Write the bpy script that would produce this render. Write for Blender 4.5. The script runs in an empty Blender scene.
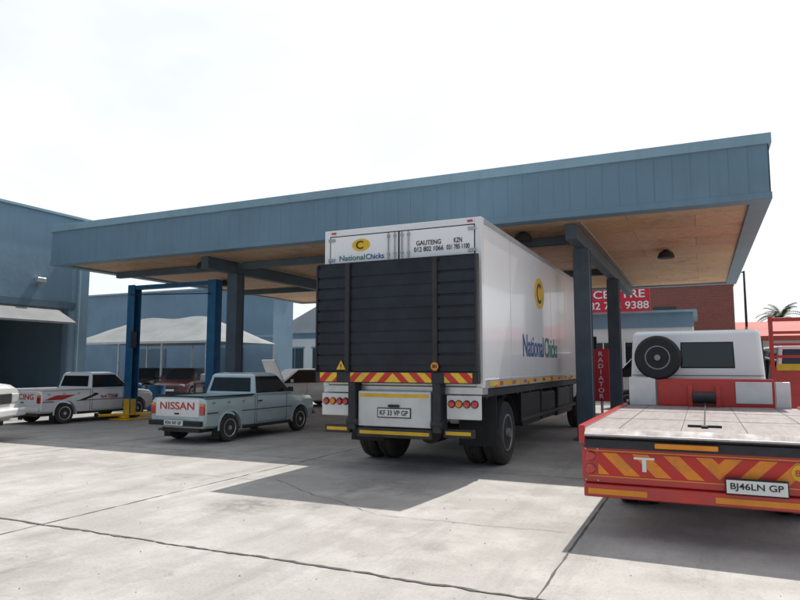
import bpy, bmesh, math, random
from mathutils import Vector, Matrix
random.seed(7)
S=bpy.context.scene
COL=S.collection
R=math.radians
# ------------------------------------------------------------ materials
def _nt(name):
    m=bpy.data.materials.new(name); m.use_nodes=True
    nt=m.node_tree; b=nt.nodes['Principled BSDF']
    return m,nt,b
def mixc(nt,a,b,f,mode='MIX'):
    n=nt.nodes.new('ShaderNodeMix'); n.data_type='RGBA'; n.blend_type=mode
    for sock,v in ((n.inputs[6],a),(n.inputs[7],b)):
        if isinstance(v,(tuple,list)): sock.default_value=(v[0],v[1],v[2],1)
        else: nt.links.new(v,sock)
    if isinstance(f,(int,float)): n.inputs[0].default_value=f
    else: nt.links.new(f,n.inputs[0])
    return n.outputs[2]
def noise(nt,vec,scale,detail=4,rough=.55,dist=0):
    n=nt.nodes.new('ShaderNodeTexNoise'); n.inputs['Scale'].default_value=scale
    n.inputs['Detail'].default_value=detail; n.inputs['Roughness'].default_value=rough
    n.inputs['Distortion'].default_value=dist
    nt.links.new(vec,n.inputs['Vector']); return n.outputs['Fac']
def ramp(nt,fac,p0,p1,v0=0.,v1=1.):
    n=nt.nodes.new('ShaderNodeMapRange'); n.inputs[1].default_value=p0; n.inputs[2].default_value=p1
    n.inputs[3].default_value=v0; n.inputs[4].default_value=v1
    nt.links.new(fac,n.inputs[0]); return n.outputs[0]
def math_(nt,op,a,b=0.):
    n=nt.nodes.new('ShaderNodeMath'); n.operation=op
    for i,v in enumerate((a,b)):
        if isinstance(v,(int,float)): n.inputs[i].default_value=v
        else: nt.links.new(v,n.inputs[i])
    return n.outputs[0]
def objc(nt):
    return nt.nodes.new('ShaderNodeTexCoord').outputs['Object']
def sc(c,k): return tuple(min(1,v*k) for v in c)
def mat(name,col,rough=.5,metal=0,var=.12,scale=3,bump=0,coat=0,dirt=0,streak=0):
    m,nt,b=_nt(name); o=objc(nt)
    f=ramp(nt,noise(nt,o,scale,4),.3,.7)
    c=mixc(nt,sc(col,1-var),sc(col,1+var*.4),f)
    if dirt:
        z=nt.nodes.new('ShaderNodeSeparateXYZ'); nt.links.new(o,z.inputs[0])
        g=ramp(nt,z.outputs[2],.15,.9,1,0)
        g=math_(nt,'MULTIPLY',g,ramp(nt,noise(nt,o,5,6,.7),.3,.7))
        g=math_(nt,'MULTIPLY',g,dirt)
        c=mixc(nt,c,(.17,.14,.11),g)
    if streak:
        mp=nt.nodes.new('ShaderNodeMapping'); mp.inputs['Scale'].default_value=(5,5,.35); nt.links.new(o,mp.inputs[0])
        c=mixc(nt,c,sc(col,.62),ramp(nt,noise(nt,mp.outputs[0],1.6,6,.7),.5,.75,0,streak))
        c=mixc(nt,c,sc(col,1.5),ramp(nt,noise(nt,mp.outputs[0],3.1,6,.75),.58,.78,0,streak*.6))
    nt.links.new(c,b.inputs['Base Color'])
    b.inputs['Roughness'].default_value=rough; b.inputs['Metallic'].default_value=metal
    b.inputs['Coat Weight'].default_value=coat; b.inputs['Coat Roughness'].default_value=.06
    if bump:
        bn=nt.nodes.new('ShaderNodeBump'); bn.inputs['Strength'].default_value=bump; bn.inputs['Distance'].default_value=.02
        nt.links.new(noise(nt,o,scale*9,4),bn.inputs['Height']); nt.links.new(bn.outputs[0],b.inputs['Normal'])
    return m
M={}
M['white']=mat('white_paint',(.80,.80,.79),.3,0,.05,1.5,0,.5,.35)
M['boxwhite']=mat('box_panel_white',(.86,.86,.855),.3,0,.04,.8,0,.3,0,.07)
M['silverblue']=mat('pale_paint',(.50,.63,.65),.3,.1,.06,2,0,.6,.4)
M['black']=mat('black_rubber',(.022,.022,.024),.75,0,.3,8,.2)
M['tyre']=mat('tyre_rubber',(.03,.03,.031),.85,0,.35,12,.3,0,.35)
M['sparetyre']=mat('clean_tyre_rubber',(.016,.016,.017),.7,0,.3,12,.2)
M['dark']=mat('dark_steel',(.035,.035,.04),.6,.2,.35,5,.1,0,.5)
M['lift']=mat('tail_lift_dark_paint',(.014,.019,.028),.42,.2,.5,3,.15,0,0,.5)
M['steel']=mat('steel',(.45,.45,.46),.4,.8,.2,6)
M['alu']=mat('aluminium',(.62,.63,.64),.35,.7,.12,5)
M['rim']=mat('rim_grey',(.30,.31,.32),.45,.5,.25,8,0,0,.4)
M['red']=mat('red_paint',(.55,.018,.014),.35,0,.2,3,0,.4,.35)
M['yellow']=mat('yellow_paint',(.80,.48,.02),.5,0,.2,5)
M['orange']=mat('orange_paint',(.80,.28,.015),.45,0,.15,5)
M['amber']=mat('amber_lens',(.8,.25,.02),.2)
M['redlens']=mat('red_lens',(.5,.01,.01),.15,0,.1,20,0,1)
M['clens']=mat('clear_lens',(.7,.7,.7),.15,.2,.1,20,0,1)
M['fascia']=mat('canopy_cladding',(.15,.245,.315),.5,.1,.14,.7,0,0,0,.35)
M['trim']=mat('canopy_trim',(.24,.37,.44),.5,.1,.15,1.2,0,0,0,.3)
M['bluewall']=mat('blue_grey_plaster',(.17,.27,.355),.85,0,.14,.6,.25,0,0,.25)
M['bluedark']=mat('blue_dark_trim',(.09,.15,.20),.7,0,.15,1)
M['column']=mat('column_grey',(.085,.12,.15),.6,0,.2,2,.1,0,0,.4)
M['liftblue']=mat('hoist_blue',(.02,.13,.27),.45,.1,.25,4,0,0,0,.4)
M['blue']=mat('blue_ink',(.02,.08,.28),.5)
M['green']=mat('green_ink',(.02,.20,.16),.5)
M['ink']=mat('black_ink',(.015,.015,.02),.5)
M['cream']=mat('cream_plaster',(.68,.68,.66),.85,0,.1,.8,.15,0,0,.15)
M['roofr']=mat('red_roof',(.42,.07,.05),.7,0,.2,1)
M['grey']=mat('grey_plaster',(.38,.39,.4),.85,0,.15,.8,.2)
M['net']=mat('shade_net',(.24,.25,.25),.9,0,.18,1.1,.1)
M['signred']=mat('sign_red',(.58,.02,.04),.5,0,.08,2)
M['plate']=mat('plate_white',(.75,.75,.70),.4,0,.05)
M['rearp']=mat('dirty_white_panel',(.72,.71,.68),.45,0,.15,3,0,0,.3)
M['roofflat']=mat('flat_roof',(.35,.36,.37),.8,0,.2,1)
M['bark']=mat('bark',(.12,.09,.06),.9,0,.3,5,.4)
M['leaf']=mat('foliage',(.045,.075,.02),.7,0,.4,2)
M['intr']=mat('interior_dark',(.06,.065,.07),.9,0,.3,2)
M['darkred']=mat('maroon_paint',(.09,.012,.014),.35,0,.15,3,0,.5,.3)
M['darkcar']=mat('charcoal_paint',(.03,.033,.04),.3,.2,.15,3,0,.6,.3)
M['carpet']=mat('seat_fabric',(.05,.05,.055),.9)
def glassmat():
    m,nt,b=_nt('dark_glass'); b.inputs['Base Color'].default_value=(.015,.02,.024,1)
    b.inputs['Roughness'].default_value=.04; b.inputs['Specular IOR Level'].default_value=.6; return m
M['glass']=glassmat()
def deckmat():
    m,nt,b=_nt('worn_deck_plate'); o=objc(nt)
    mp=nt.nodes.new('ShaderNodeMapping'); mp.inputs['Scale'].default_value=(9,.8,1); nt.links.new(o,mp.inputs[0])
    c=mixc(nt,(.20,.17,.165),(.29,.255,.245),ramp(nt,noise(nt,mp.outputs[0],2,6,.7),.35,.7))
    c=mixc(nt,c,(.14,.07,.045),ramp(nt,noise(nt,o,2.6,8,.72),.52,.70,0,.7))
    c=mixc(nt,c,(.42,.40,.39),ramp(nt,noise(nt,mp.outputs[0],6,6,.8),.6,.72,0,.6))
    nt.links.new(c,b.inputs['Base Color']); b.inputs['Metallic'].default_value=.1
    nt.links.new(ramp(nt,noise(nt,o,5,6),.3,.7,.5,.75),b.inputs['Roughness'])
    bn=nt.nodes.new('ShaderNodeBump'); bn.inputs['Strength'].default_value=.25; bn.inputs['Distance'].default_value=.01
    nt.links.new(noise(nt,o,3,6,.7),bn.inputs['Height']); nt.links.new(bn.outputs[0],b.inputs['Normal']); return m
M['deck']=deckmat()
def stripes(name,c1,c2,per,mirror=0.,ax=0,slope=1.):
    m,nt,b=_nt(name); o=objc(nt); s=nt.nodes.new('ShaderNodeSeparateXYZ'); nt.links.new(o,s.inputs[0])
    x=math_(nt,'SUBTRACT',s.outputs[ax],mirror); x=math_(nt,'ABSOLUTE',x)
    v=math_(nt,'ADD',x,math_(nt,'MULTIPLY',s.outputs[2],slope))
    v=math_(nt,'FRACT',math_(nt,'DIVIDE',math_(nt,'ADD',v,50.),per))
    f=math_(nt,'GREATER_THAN',v,.5)
    c=mixc(nt,c1,c2,f); d=ramp(nt,noise(nt,o,7,7,.7),.42,.75,0,.45); c=mixc(nt,c,(.15,.1,.07),d)
    nt.links.new(c,b.inputs['Base Color']); b.inputs['Roughness'].default_value=.4; return m
M['chev']=stripes('chevron_red_yellow',(.62,.02,.015),(.85,.55,.03),.26,-4.18)
M['chev2']=stripes('chevron_red_orange',(.60,.02,.012),(.85,.27,.015),.27,.10,0,-1.)
def brickmat():
    m,nt,b=_nt('red_brick'); o=objc(nt)
    mp=nt.nodes.new('ShaderNodeMapping'); mp.inputs['Rotation'].default_value=(R(90),0,0); nt.links.new(o,mp.inputs[0])
    t=nt.nodes.new('ShaderNodeTexBrick'); nt.links.new(mp.outputs[0],t.inputs[0])
    t.inputs['Color1'].default_value=(.24,.065,.05,1); t.inputs['Color2'].default_value=(.19,.055,.045,1)
    t.inputs['Mortar'].default_value=(.24,.14,.11,1); t.inputs['Scale'].default_value=1
    t.inputs['Brick Width'].default_value=.24; t.inputs['Row Height'].default_value=.085; t.inputs['Mortar Size'].default_value=.008
    nt.links.new(t.outputs[0],b.inputs['Base Color']); b.inputs['Roughness'].default_value=.85; return m
M['brick']=brickmat()
def plymat():
    m,nt,b=_nt('plywood_soffit'); o=objc(nt)
    t=nt.nodes.new('ShaderNodeTexBrick'); nt.links.new(o,t.inputs[0])
    t.inputs['Color1'].default_value=(.66,.41,.22,1); t.inputs['Color2'].default_value=(.52,.31,.16,1)
    t.inputs['Mortar'].default_value=(.20,.12,.07,1); t.inputs['Scale'].default_value=1
    t.inputs['Brick Width'].default_value=2.44; t.inputs['Row Height'].default_value=1.22; t.inputs['Mortar Size'].default_value=.008
    c=mixc(nt,t.outputs[0],(.62,.50,.38),ramp(nt,noise(nt,o,.6,5),.42,.7,0,.55))
    mp=nt.nodes.new('ShaderNodeMapping'); mp.inputs['Scale'].default_value=(3,8,3); nt.links.new(o,mp.inputs[0])
    c=mixc(nt,c,(.30,.16,.08),ramp(nt,noise(nt,mp.outputs[0],2.0,8,.8),.42,.66,0,.75))
    c=mixc(nt,c,(.17,.105,.065),ramp(nt,noise(nt,o,.9,8,.75,.6),.52,.70,0,.7))
    nt.links.new(c,b.inputs['Base Color']); b.inputs['Roughness'].default_value=.6; return m
M['ply']=plymat()
def groundmat():
    m,nt,b=_nt('worn_concrete'); o=objc(nt); s=nt.nodes.new('ShaderNodeSeparateXYZ'); nt.links.new(o,s.inputs[0])
    ix=math_(nt,'FLOOR',math_(nt,'DIVIDE',math_(nt,'ADD',s.outputs[0],1.1),5.))
    iy=math_(nt,'FLOOR',math_(nt,'DIVIDE',math_(nt,'SUBTRACT',s.outputs[1],4.6),5.))
    cb=nt.nodes.new('ShaderNodeCombineXYZ'); nt.links.new(ix,cb.inputs[0]); nt.links.new(iy,cb.inputs[1])
    w=nt.nodes.new('ShaderNodeTexWhiteNoise'); nt.links.new(cb.outputs[0],w.inputs[0])
    c=mixc(nt,(.345,.325,.30),(.41,.388,.36),w.outputs[0])
    n1=noise(nt,o,.45,6,.62,.4)
    c=mixc(nt,c,(.27,.25,.23),ramp(nt,n1,.43,.66,0,.75))
    c=mixc(nt,c,(.50,.475,.44),ramp(nt,noise(nt,o,1.1,7,.68),.46,.70,0,.8))
    mp=nt.nodes.new('ShaderNodeMapping'); mp.inputs['Scale'].default_value=(1.8,.25,1); nt.links.new(o,mp.inputs[0])
    c=mixc(nt,c,(.21,.195,.18),ramp(nt,noise(nt,mp.outputs[0],1.2,6,.74),.50,.72,0,.6))
    c=mixc(nt,c,(.12,.11,.10),ramp(nt,noise(nt,o,1.7,8,.76,.6),.60,.72,0,.6))
    # oil spots soaked into the slab
    for (cx,cy,r,k) in ((-4.8,6.2,.55,.75),(-4.1,6.5,.25,.5),(-6.9,7.3,.4,.45),(-2.2,5.5,.22,.4),(-8.6,9.3,.7,.5),(-3.9,8.0,.9,.5),(-.2,5.5,.3,.3)):
        vm=nt.nodes.new('ShaderNodeVectorMath'); vm.operation='DISTANCE'; nt.links.new(o,vm.inputs[0]); vm.inputs[1].default_value=(cx,cy,0)
        d=math_(nt,'ADD',vm.outputs['Value'],math_(nt,'MULTIPLY',math_(nt,'SUBTRACT',n1,.5),r*1.0))
        c=mixc(nt,c,(.10,.09,.082),math_(nt,'MULTIPLY',ramp(nt,d,r*.35,r,k,0),ramp(nt,noise(nt,o,6,6,.75),.36,.60,.15,1)))
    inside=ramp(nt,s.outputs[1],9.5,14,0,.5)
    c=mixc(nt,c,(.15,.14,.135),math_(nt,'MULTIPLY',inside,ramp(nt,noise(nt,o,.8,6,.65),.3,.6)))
    c=mixc(nt,c,(.17,.16,.15),ramp(nt,noise(nt,o,34,3,.7),.54,.75,0,.55))
    c=mixc(nt,c,(.58,.56,.53),ramp(nt,noise(nt,o,62,2,.7),.60,.75,0,.5))
    nt.links.new(c,b.inputs['Base Color']); b.inputs['Roughness'].default_value=.8
    bn=nt.nodes.new('ShaderNodeBump'); bn.inputs['Strength'].default_value=.45; bn.inputs['Distance'].default_value=.012
    nt.links.new(noise(nt,o,24,6,.75),bn.inputs['Height']); nt.links.new(bn.outputs[0],b.inputs['Normal'])
    return m
M['ground']=groundmat()
M['joint']=mat('joint_bitumen',(.11,.10,.09),.9,0,.5,9,.3)
# ------------------------------------------------------------ geometry helpers
def group(name,loc=(0,0,0),rz=0,s=1):
    e=bpy.data.objects.new(name,None); COL.objects.link(e); e.location=loc; e.rotation_euler=(0,0,R(rz)); e.scale=(s,s,s); return e
def obj(name,verts,faces,m,parent=None,smooth=False,bevel=0,seg=2):
    me=bpy.data.meshes.new(name); me.from_pydata([tuple(v) for v in verts],[],faces)
    bm=bmesh.new(); bm.from_mesh(me); bmesh.ops.recalc_face_normals(bm,faces=bm.faces); bm.to_mesh(me); bm.free()
    o=bpy.data.objects.new(name,me); COL.objects.link(o)
    me.materials.append(M[m] if isinstance(m,str) else m)
    if parent: o.parent=parent
    if smooth:
        me.polygons.foreach_set('use_smooth',[True]*len(me.polygons)); me.set_sharp_from_angle(angle=R(38))
    if bevel:
        b=o.modifiers.new('b','BEVEL'); b.width=bevel; b.segments=seg; b.limit_method='ANGLE'; b.angle_limit=R(30)
        me.polygons.foreach_set('use_smooth',[True]*len(me.polygons)); b.harden_normals=True
    return o
BF=[(0,1,3,2),(4,6,7,5),(0,4,5,1),(2,3,7,6),(0,2,6,4),(1,5,7,3)]
def bv(x0,x1,y0,y1,z0,z1): return [(x,y,z) for x in(x0,x1) for y in(y0,y1) for z in(z0,z1)]
def box(name,x0,x1,y0,y1,z0,z1,m,p=None,bevel=0): return obj(name,bv(x0,x1,y0,y1,z0,z1),BF,m,p,False,bevel)
def boxes(name,lst,m,p=None,bevel=0):
    V=[];F=[]
    for b in lst:
        n=len(V); V+=bv(*b); F+=[tuple(i+n for i in f) for f in BF]
    return obj(name,V,F,m,p,False,bevel)
def prism(name,pts,ax,a0,a1,m,p=None,bevel=0):
    def P(q,a):
        return (a,q[0],q[1]) if ax=='x' else ((q[0],a,q[1]) if ax=='y' else (q[0],q[1],a))
    n=len(pts); V=[P(q,a0) for q in pts]+[P(q,a1) for q in pts]
    F=[tuple(range(n)),tuple(range(2*n-1,n-1,-1))]+[(i,(i+1)%n,n+(i+1)%n,n+i) for i in range(n)]
    return obj(name,V,F,m,p,False,bevel)
def lathe(name,prof,c,ax,m,p=None,seg=40,smooth=True):
    ax=Vector(ax).normalized(); u=ax.orthogonal().normalized(); v=ax.cross(u); c=Vector(c)
    V=[];F=[]
    for a,r in prof:
        for i in range(seg):
            t=2*math.pi*i/seg; V.append(c+ax*a+(u*math.cos(t)+v*math.sin(t))*r)
    for k in range(len(prof)-1):
        for i in range(seg):
            j=(i+1)%seg; F.append((k*seg+i,k*seg+j,(k+1)*seg+j,(k+1)*seg+i))
    F.append(tuple(range(seg))); n=(len(prof)-1)*seg; F.append(tuple(range(n+seg-1,n-1,-1)))
    return obj(name,V,F,m,p,smooth)
def cyl(name,p0,p1,r,m,p=None,seg=16,r2=None):
    p0=Vector(p0);p1=Vector(p1); d=p1-p0
    return lathe(name,[(0,r),(d.length,r if r2 is None else r2)],p0,d,m,p,seg)
def apply_mods(o):
    dg=bpy.context.evaluated_depsgraph_get(); me=bpy.data.meshes.new_from_object(o.evaluated_get(dg))
    o.modifiers.clear(); o.data=me
def cut(o,cutters):
    for c in cutters:
        md=o.modifiers.new('c','BOOLEAN'); md.object=c; md.operation='DIFFERENCE'; md.solver='EXACT'
    bpy.context.view_layer.update(); apply_mods(o)
    for c in cutters: bpy.data.objects.remove(c,do_unlink=True)
def text(name,body,c,w,h,face,m,p=None,depth=.003):
    cu=bpy.data.curves.new(name,'FONT'); cu.body=body; cu.size=1; cu.align_x='CENTER'; cu.extrude=.002; cu.offset=.012
    cu.space_line=.95
    t=bpy.data.objects.new('tmp',cu); COL.objects.link(t); bpy.context.view_layer.update()
    dg=bpy.context.evaluated_depsgraph_get(); me=bpy.data.meshes.new_from_object(t.evaluated_get(dg)); bpy.data.objects.remove(t,do_unlink=True)
    xs=[v.co.x for v in me.vertices]; ys=[v.co.y for v in me.vertices]
    cx=(min(xs)+max(xs))/2; cy=(min(ys)+max(ys))/2; sx=w/(max(xs)-min(xs)); sy=h/(max(ys)-min(ys)) if h else sx
    rz={'-y':0,'+x':90,'+y':180,'-x':-90}[face]
    mt=Matrix.Translation(c)@Matrix.Rotation(R(rz),4,'Z')@Matrix.Rotation(R(90),4,'X')@Matrix.Diagonal((sx,sy,1,1))@Matrix.Translation((-cx,-cy,0))
    me.transform(mt); me.materials.clear(); me.materials.append(M[m])
    o=bpy.data.objects.new(name,me); COL.objects.link(o)
    if p:o.parent=p
    return o
def pane(name,q,m,p,ins=.06,off=.006,insv=None,th=.006):
    q=[Vector(v) for v in q]; iv=ins if insv is None else insv
    n=(q[1]-q[0]).cross(q[3]-q[0]).normalized()
    def at(u,v): return (q[0]*(1-u)+q[1]*u)*(1-v)+(q[3]*(1-u)+q[2]*u)*v
    lu=((q[1]-q[0]).length+(q[2]-q[3]).length)/2; lv=((q[3]-q[0]).length)
    def quad(nm,k,o1,mm,bev):
        a2=(ins-k)/lu;b2=(iv-k)/lv
        w=[at(a2,b2),at(1-a2,b2),at(1-a2,1-b2),at(a2,1-b2)]
        V=[v+n*o1 for v in w]+[v-n*.02 for v in w]
        return obj(nm,V,[(0,1,2,3),(7,6,5,4)]+[(i,(i+1)%4,4+(i+1)%4,4+i) for i in range(4)],mm,p,False,bev)
    quad(name+'_seal',.018,off-.002,'black',.004)
    return quad(name,0,off+.002,m,.003)
def wheel(name,p,x,y,r,w,side,rim='rim',rr=.58,dish=.03,lugs=6,z=None,rubber='tyre'):
    z=r if z is None else z
    ax=(side,0,0); h=w/2
    lathe(name+'_tyre',[(-h,r*.62),(-h,r*.9),(-h*.8,r*.97),(-h*.55,r),(-h*.2,r),(-h*.17,r*.975),(-h*.1,r*.975),(-h*.07,r),(h*.07,r),(h*.1,r*.975),(h*.17,r*.975),(h*.2,r),(h*.55,r),(h*.8,r*.97),(h,r*.9),(h*1.02,r*.75),(h*.95,r*rr)],(x,y,z),ax,rubber,p,40)
    lathe(name+'_rim',[(h*.5,r*rr*1.02),(h*1.03,r*rr*1.04),(h*1.05,r*rr*.96),(h*.9,r*rr*.9),(h*.9-dish,r*rr*.82),(h*.9-dish,r*rr*.45),(h*.9-dish*.3,r*rr*.4),(h*.9-dish*.3,r*rr*.28),(h*.9+dish*.6,r*rr*.25),(h*.9+dish*.6,.005)],(x,y,z),ax,rim,p,40)
    V=[];F=[]
    for i in range(lugs*2):
        t=2*math.pi*(i+.5)/(lugs*2); yy=y+math.cos(t)*r*rr*.64; zz=z+math.sin(t)*r*rr*.64; k=r*rr*.085
        n=len(V); x0=x+side*(h*.9-dish-.003);x1=x+side*(h*.9-dish+.004)
        V+=bv(min(x0,x1),max(x0,x1),yy-k,yy+k,zz-k,zz+k); F+=[tuple(a+n for a in f) for f in BF]
    obj(name+'_holes',V,F,'ink',p)
def loft(name,st,m,p,crown=.015,cutters=None):
    V=[];F=[]
    for (y,hw,zb,zt) in st:
        half=[(hw-.09,zb),(hw-.02,zb+.05),(hw,zb+(zt-zb)*.3),(hw+.004,zb+(zt-zb)*.55),(hw-.008,zb+(zt-zb)*.8),(hw-.03,zt-.05),(hw-.08,zt-.008),(hw-.2,zt+crown*.5)]
        ring=[(x,y,z) for x,z in half]+[(0,y,zt+crown)]+[(-x,y,z) for x,z in reversed(half)]
        V+=ring
    n=17
    for k in range(len(st)-1):
        for i in range(n):
            j=(i+1)%n; F.append((k*n+i,k*n+j,(k+1)*n+j,(k+1)*n+i))
    F.append(tuple(range(n))); F.append(tuple(range(len(V)-1,len(V)-n-1,-1)))
    o=obj(name,V,F,m,None,True)
    if cutters:
        cut(o,cutters); me=o.data
        me.polygons.foreach_set('use_smooth',[True]*len(me.polygons)); me.set_sharp_from_angle(angle=R(32))
    o.parent=p
    return o
def well(y,side,z,r,x0,x1):
    a,b=(x0,x1) if side>0 else (-x1,-x0)
    return cyl('cutter',(a,y,z),(b,y,z),r,'black',None,32)
def arch(p,y,side,z,r,x,m,t=.022):
    V=[];F=[]; N=18
    for i in range(N+1):
        a=R(-8+196*i/N)
        for rr,xx in ((r-.004,x),(r-.004,x+side*.02),(r+t,x+side*.012),(r+t,x-side*.01)):
            V.append((xx,y+math.cos(a)*rr,z+math.sin(a)*rr))
        if i:
            for k in range(3): F.append((4*i-4+k,4*i-3+k,4*i+1+k,4*i+k))
    obj('wheel_arch_lip',V,F,m,p,True)
def cabin(p,zb,zt,yb0,yb1,hwb,yt0,yt1,hwt,paint,splits=()):
    B=[(-hwb,yb0,zb),(hwb,yb0,zb),(hwb,yb1,zb),(-hwb,yb1,zb)]
    T=[(-hwt,yt0,zt),(hwt,yt0,zt),(hwt,yt1,zt),(-hwt,yt1,zt)]
    K=[(-hwt+.12,yt0+.12,zt+.03),(hwt-.12,yt0+.12,zt+.03),(hwt-.12,yt1-.12,zt+.03),(-hwt+.12,yt1-.12,zt+.03)]
    F=[(0,1,2,3),(11,10,9,8)]+[(i,(i+1)%4,4+(i+1)%4,4+i) for i in range(4)]+[(4+i,4+(i+1)%4,8+(i+1)%4,8+i) for i in range(4)]
    o=obj('cabin_shell',B+T+K,F,paint,p,False,.045,3); o.modifiers['b'].angle_limit=R(12)
    pane('rear_window',[B[0],B[1],T[1],T[0]],'glass',p,.12,.004,.10)
    pane('windscreen',[B[2],B[3],T[3],T[2]],'glass',p,.09,.004,.07)
    L=lambda a,b,t:tuple(a[i]*(1-t)+b[i]*t for i in range(3))
    sp=[0]+list(splits)+[1]
    for k in range(len(sp)-1):
        a,b=sp[k],sp[k+1]
        pane('side_window',[L(B[1],B[2],a),L(B[1],B[2],b),L(T[1],T[2],b),L(T[1],T[2],a)],'glass',p,.065,.004,.07)
        pane('side_window',[L(B[3],B[0],1-b),L(B[3],B[0],1-a),L(T[3],T[0],1-a),L(T[3],T[0],1-b)],'glass',p,.065,.004,.07)
def pickup(name,loc,rz,s,paint,tail_text,plate,style=0):
    g=group(name,loc,rz,s)
    cs=[well(y,sd,.30,.335,.5,.9) for y in(-1.22,1.27) for sd in(1,-1)]
    cs.append(box('cutter',-.655,.655,-1.885,-.44,.52,1.3,'black'))
    loft('body',[(-1.95,.70,.36,.90),(-1.9,.735,.31,.925),(-.4,.745,.25,.935),(.95,.745,.25,.925),(1.25,.74,.25,.895),(1.8,.715,.28,.83),(1.93,.66,.36,.77)],paint,g,.012,cs)
    cabin(g,.905,1.37,-.42,1.03,.71,-.31,.48,.60,paint,(.0,) if 0 else ())
    boxes('bed_rail_caps',[(-.735,-.66,-1.93,-.43,.925,.95),(.66,.735,-1.93,-.43,.925,.95),(-.66,.66,-1.935,-1.885,.925,.95)],'black' if style==0 else paint,g,.008)
    boxes('underbody',[(-.5,.5,-1.85,1.8,.22,.34),(-.6,.6,-1.6,-.85,.3,.5),(-.6,.6,.95,1.6,.3,.5)],'dark',g)
    for y in(-1.22,1.27):
        for sd in(1,-1):
            wheel('wheel',g,sd*.655,y,.285,.175,sd,'alu',.62,.035,5)
            arch(g,y,sd,.30,.338,sd*.738,paint)
    for sd in(1,-1):
        x=sd*.7475
        boxes('door_seams',[(x-.003,x+.003,-.372,-.366,.34,.92),(x-.003,x+.003,.70,.706,.34,.91),(x-.003,x+.003,-.37,.70,.333,.339),(x-.003,x+.003,-.443,-.438,.30,.92)],'ink',g)
        box('door_handle',x-.015,x+.015,-.33,-.2,.78,.805,'black',g,.005)
        box('side_moulding',x-.01,x+.008,-1.9,-1.58,.605,.622,'black',g,.004)
        box('side_moulding',x-.01,x+.008,-.86,.92,.605,.622,'black',g,.004)
        boxes('rope_hooks',[(x-.01,x+.014,y,y+.05,.80,.83) for y in(-1.75,-1.3,-.85)],'steel',g,.004)
        box('sill',x-.02,x+.006,-.82,.86,.235,.30,'black',g,.006)
        box('mirror',min(sd*.76,sd*.9),max(sd*.76,sd*.9),.70,.76,.96,1.07,'black',g,.02)
        a,b=sorted((sd*.60,sd*.715))
        boxes('tail_lamp',[(a,b,-1.972,-1.93,.58,.74)],'redlens',g,.01)
        boxes('indicator_lamp',[(a,b,-1.972,-1.93,.745,.80)],'amber',g,.008)
        box('head_lamp',min(sd*.44,sd*.62),max(sd*.44,sd*.62),1.90,1.945,.56,.70,'clens',g,.02)
    box('grille',-.42,.42,1.90,1.95,.55,.70,'black',g,.01)
    box('front_bumper',-.72,.72,1.92,2.03,.36,.48,'steel' if style!=2 else 'white',g,.03)
    box('rear_bumper',-.70,.70,-2.04,-1.96,.36,.46,'black' if style==0 else 'white',g,.02)
    boxes('tailgate_panel',[(-.58,.58,-1.962,-1.945,.53,.88)],'white' if style==0 else paint,g,.01)
    text('tailgate_lettering',tail_text,(0,-1.966,.75),.92,.15,'-y','red',g)
    box('tailgate_handle',-.06,.06,-1.975,-1.96,.58,.61,'black',g,.004)
    box('number_plate',-.25,.25,-2.055,-2.042,.37,.47,'plate',g)
    text('plate_lettering',plate,(0,-2.058,.42),.42,.065,'-y','ink',g)
    cyl('exhaust_pipe',(-.45,-2.02,.27),(-.45,-1.6,.27),.025,'steel',g,12)
    for sd in(1,-1): box('mud_flap',sd*.65-.09,sd*.65+.09,-1.56,-1.545,.08,.34,'black',g)
    if style==1:
        for sd in(1,-1):
            x=sd*.7505
            prism('decal',[(-1.86,.66),(-1.5,.78),(-.9,.78),(-1.3,.66)],'x',x-.002,x+.002,'red',g)
            prism('decal',[(-.80,.62),(-.3,.78),(-.1,.78),(-.6,.62)],'x',x-.002,x+.002,'ink',g)
            text('door_lettering','4x4 TEAM',(x+sd*.003,.2,.70),.6,.11,'+x' if sd>0 else '-x','red',g)
            prism('decal',[(.8,.50),(1.0,.50),(.92,.40),(.7,.40)],'x',sd*.748-.002,sd*.748+.002,'blue',g)
    if style==2: boxes('roll_bar',[(-.6,-.54,-.55,-.49,.9,1.4),(.54,.6,-.55,-.49,.9,1.4),(-.6,.6,-.55,-.49,1.38,1.44)],'black',g,.02)
    return g
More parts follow.
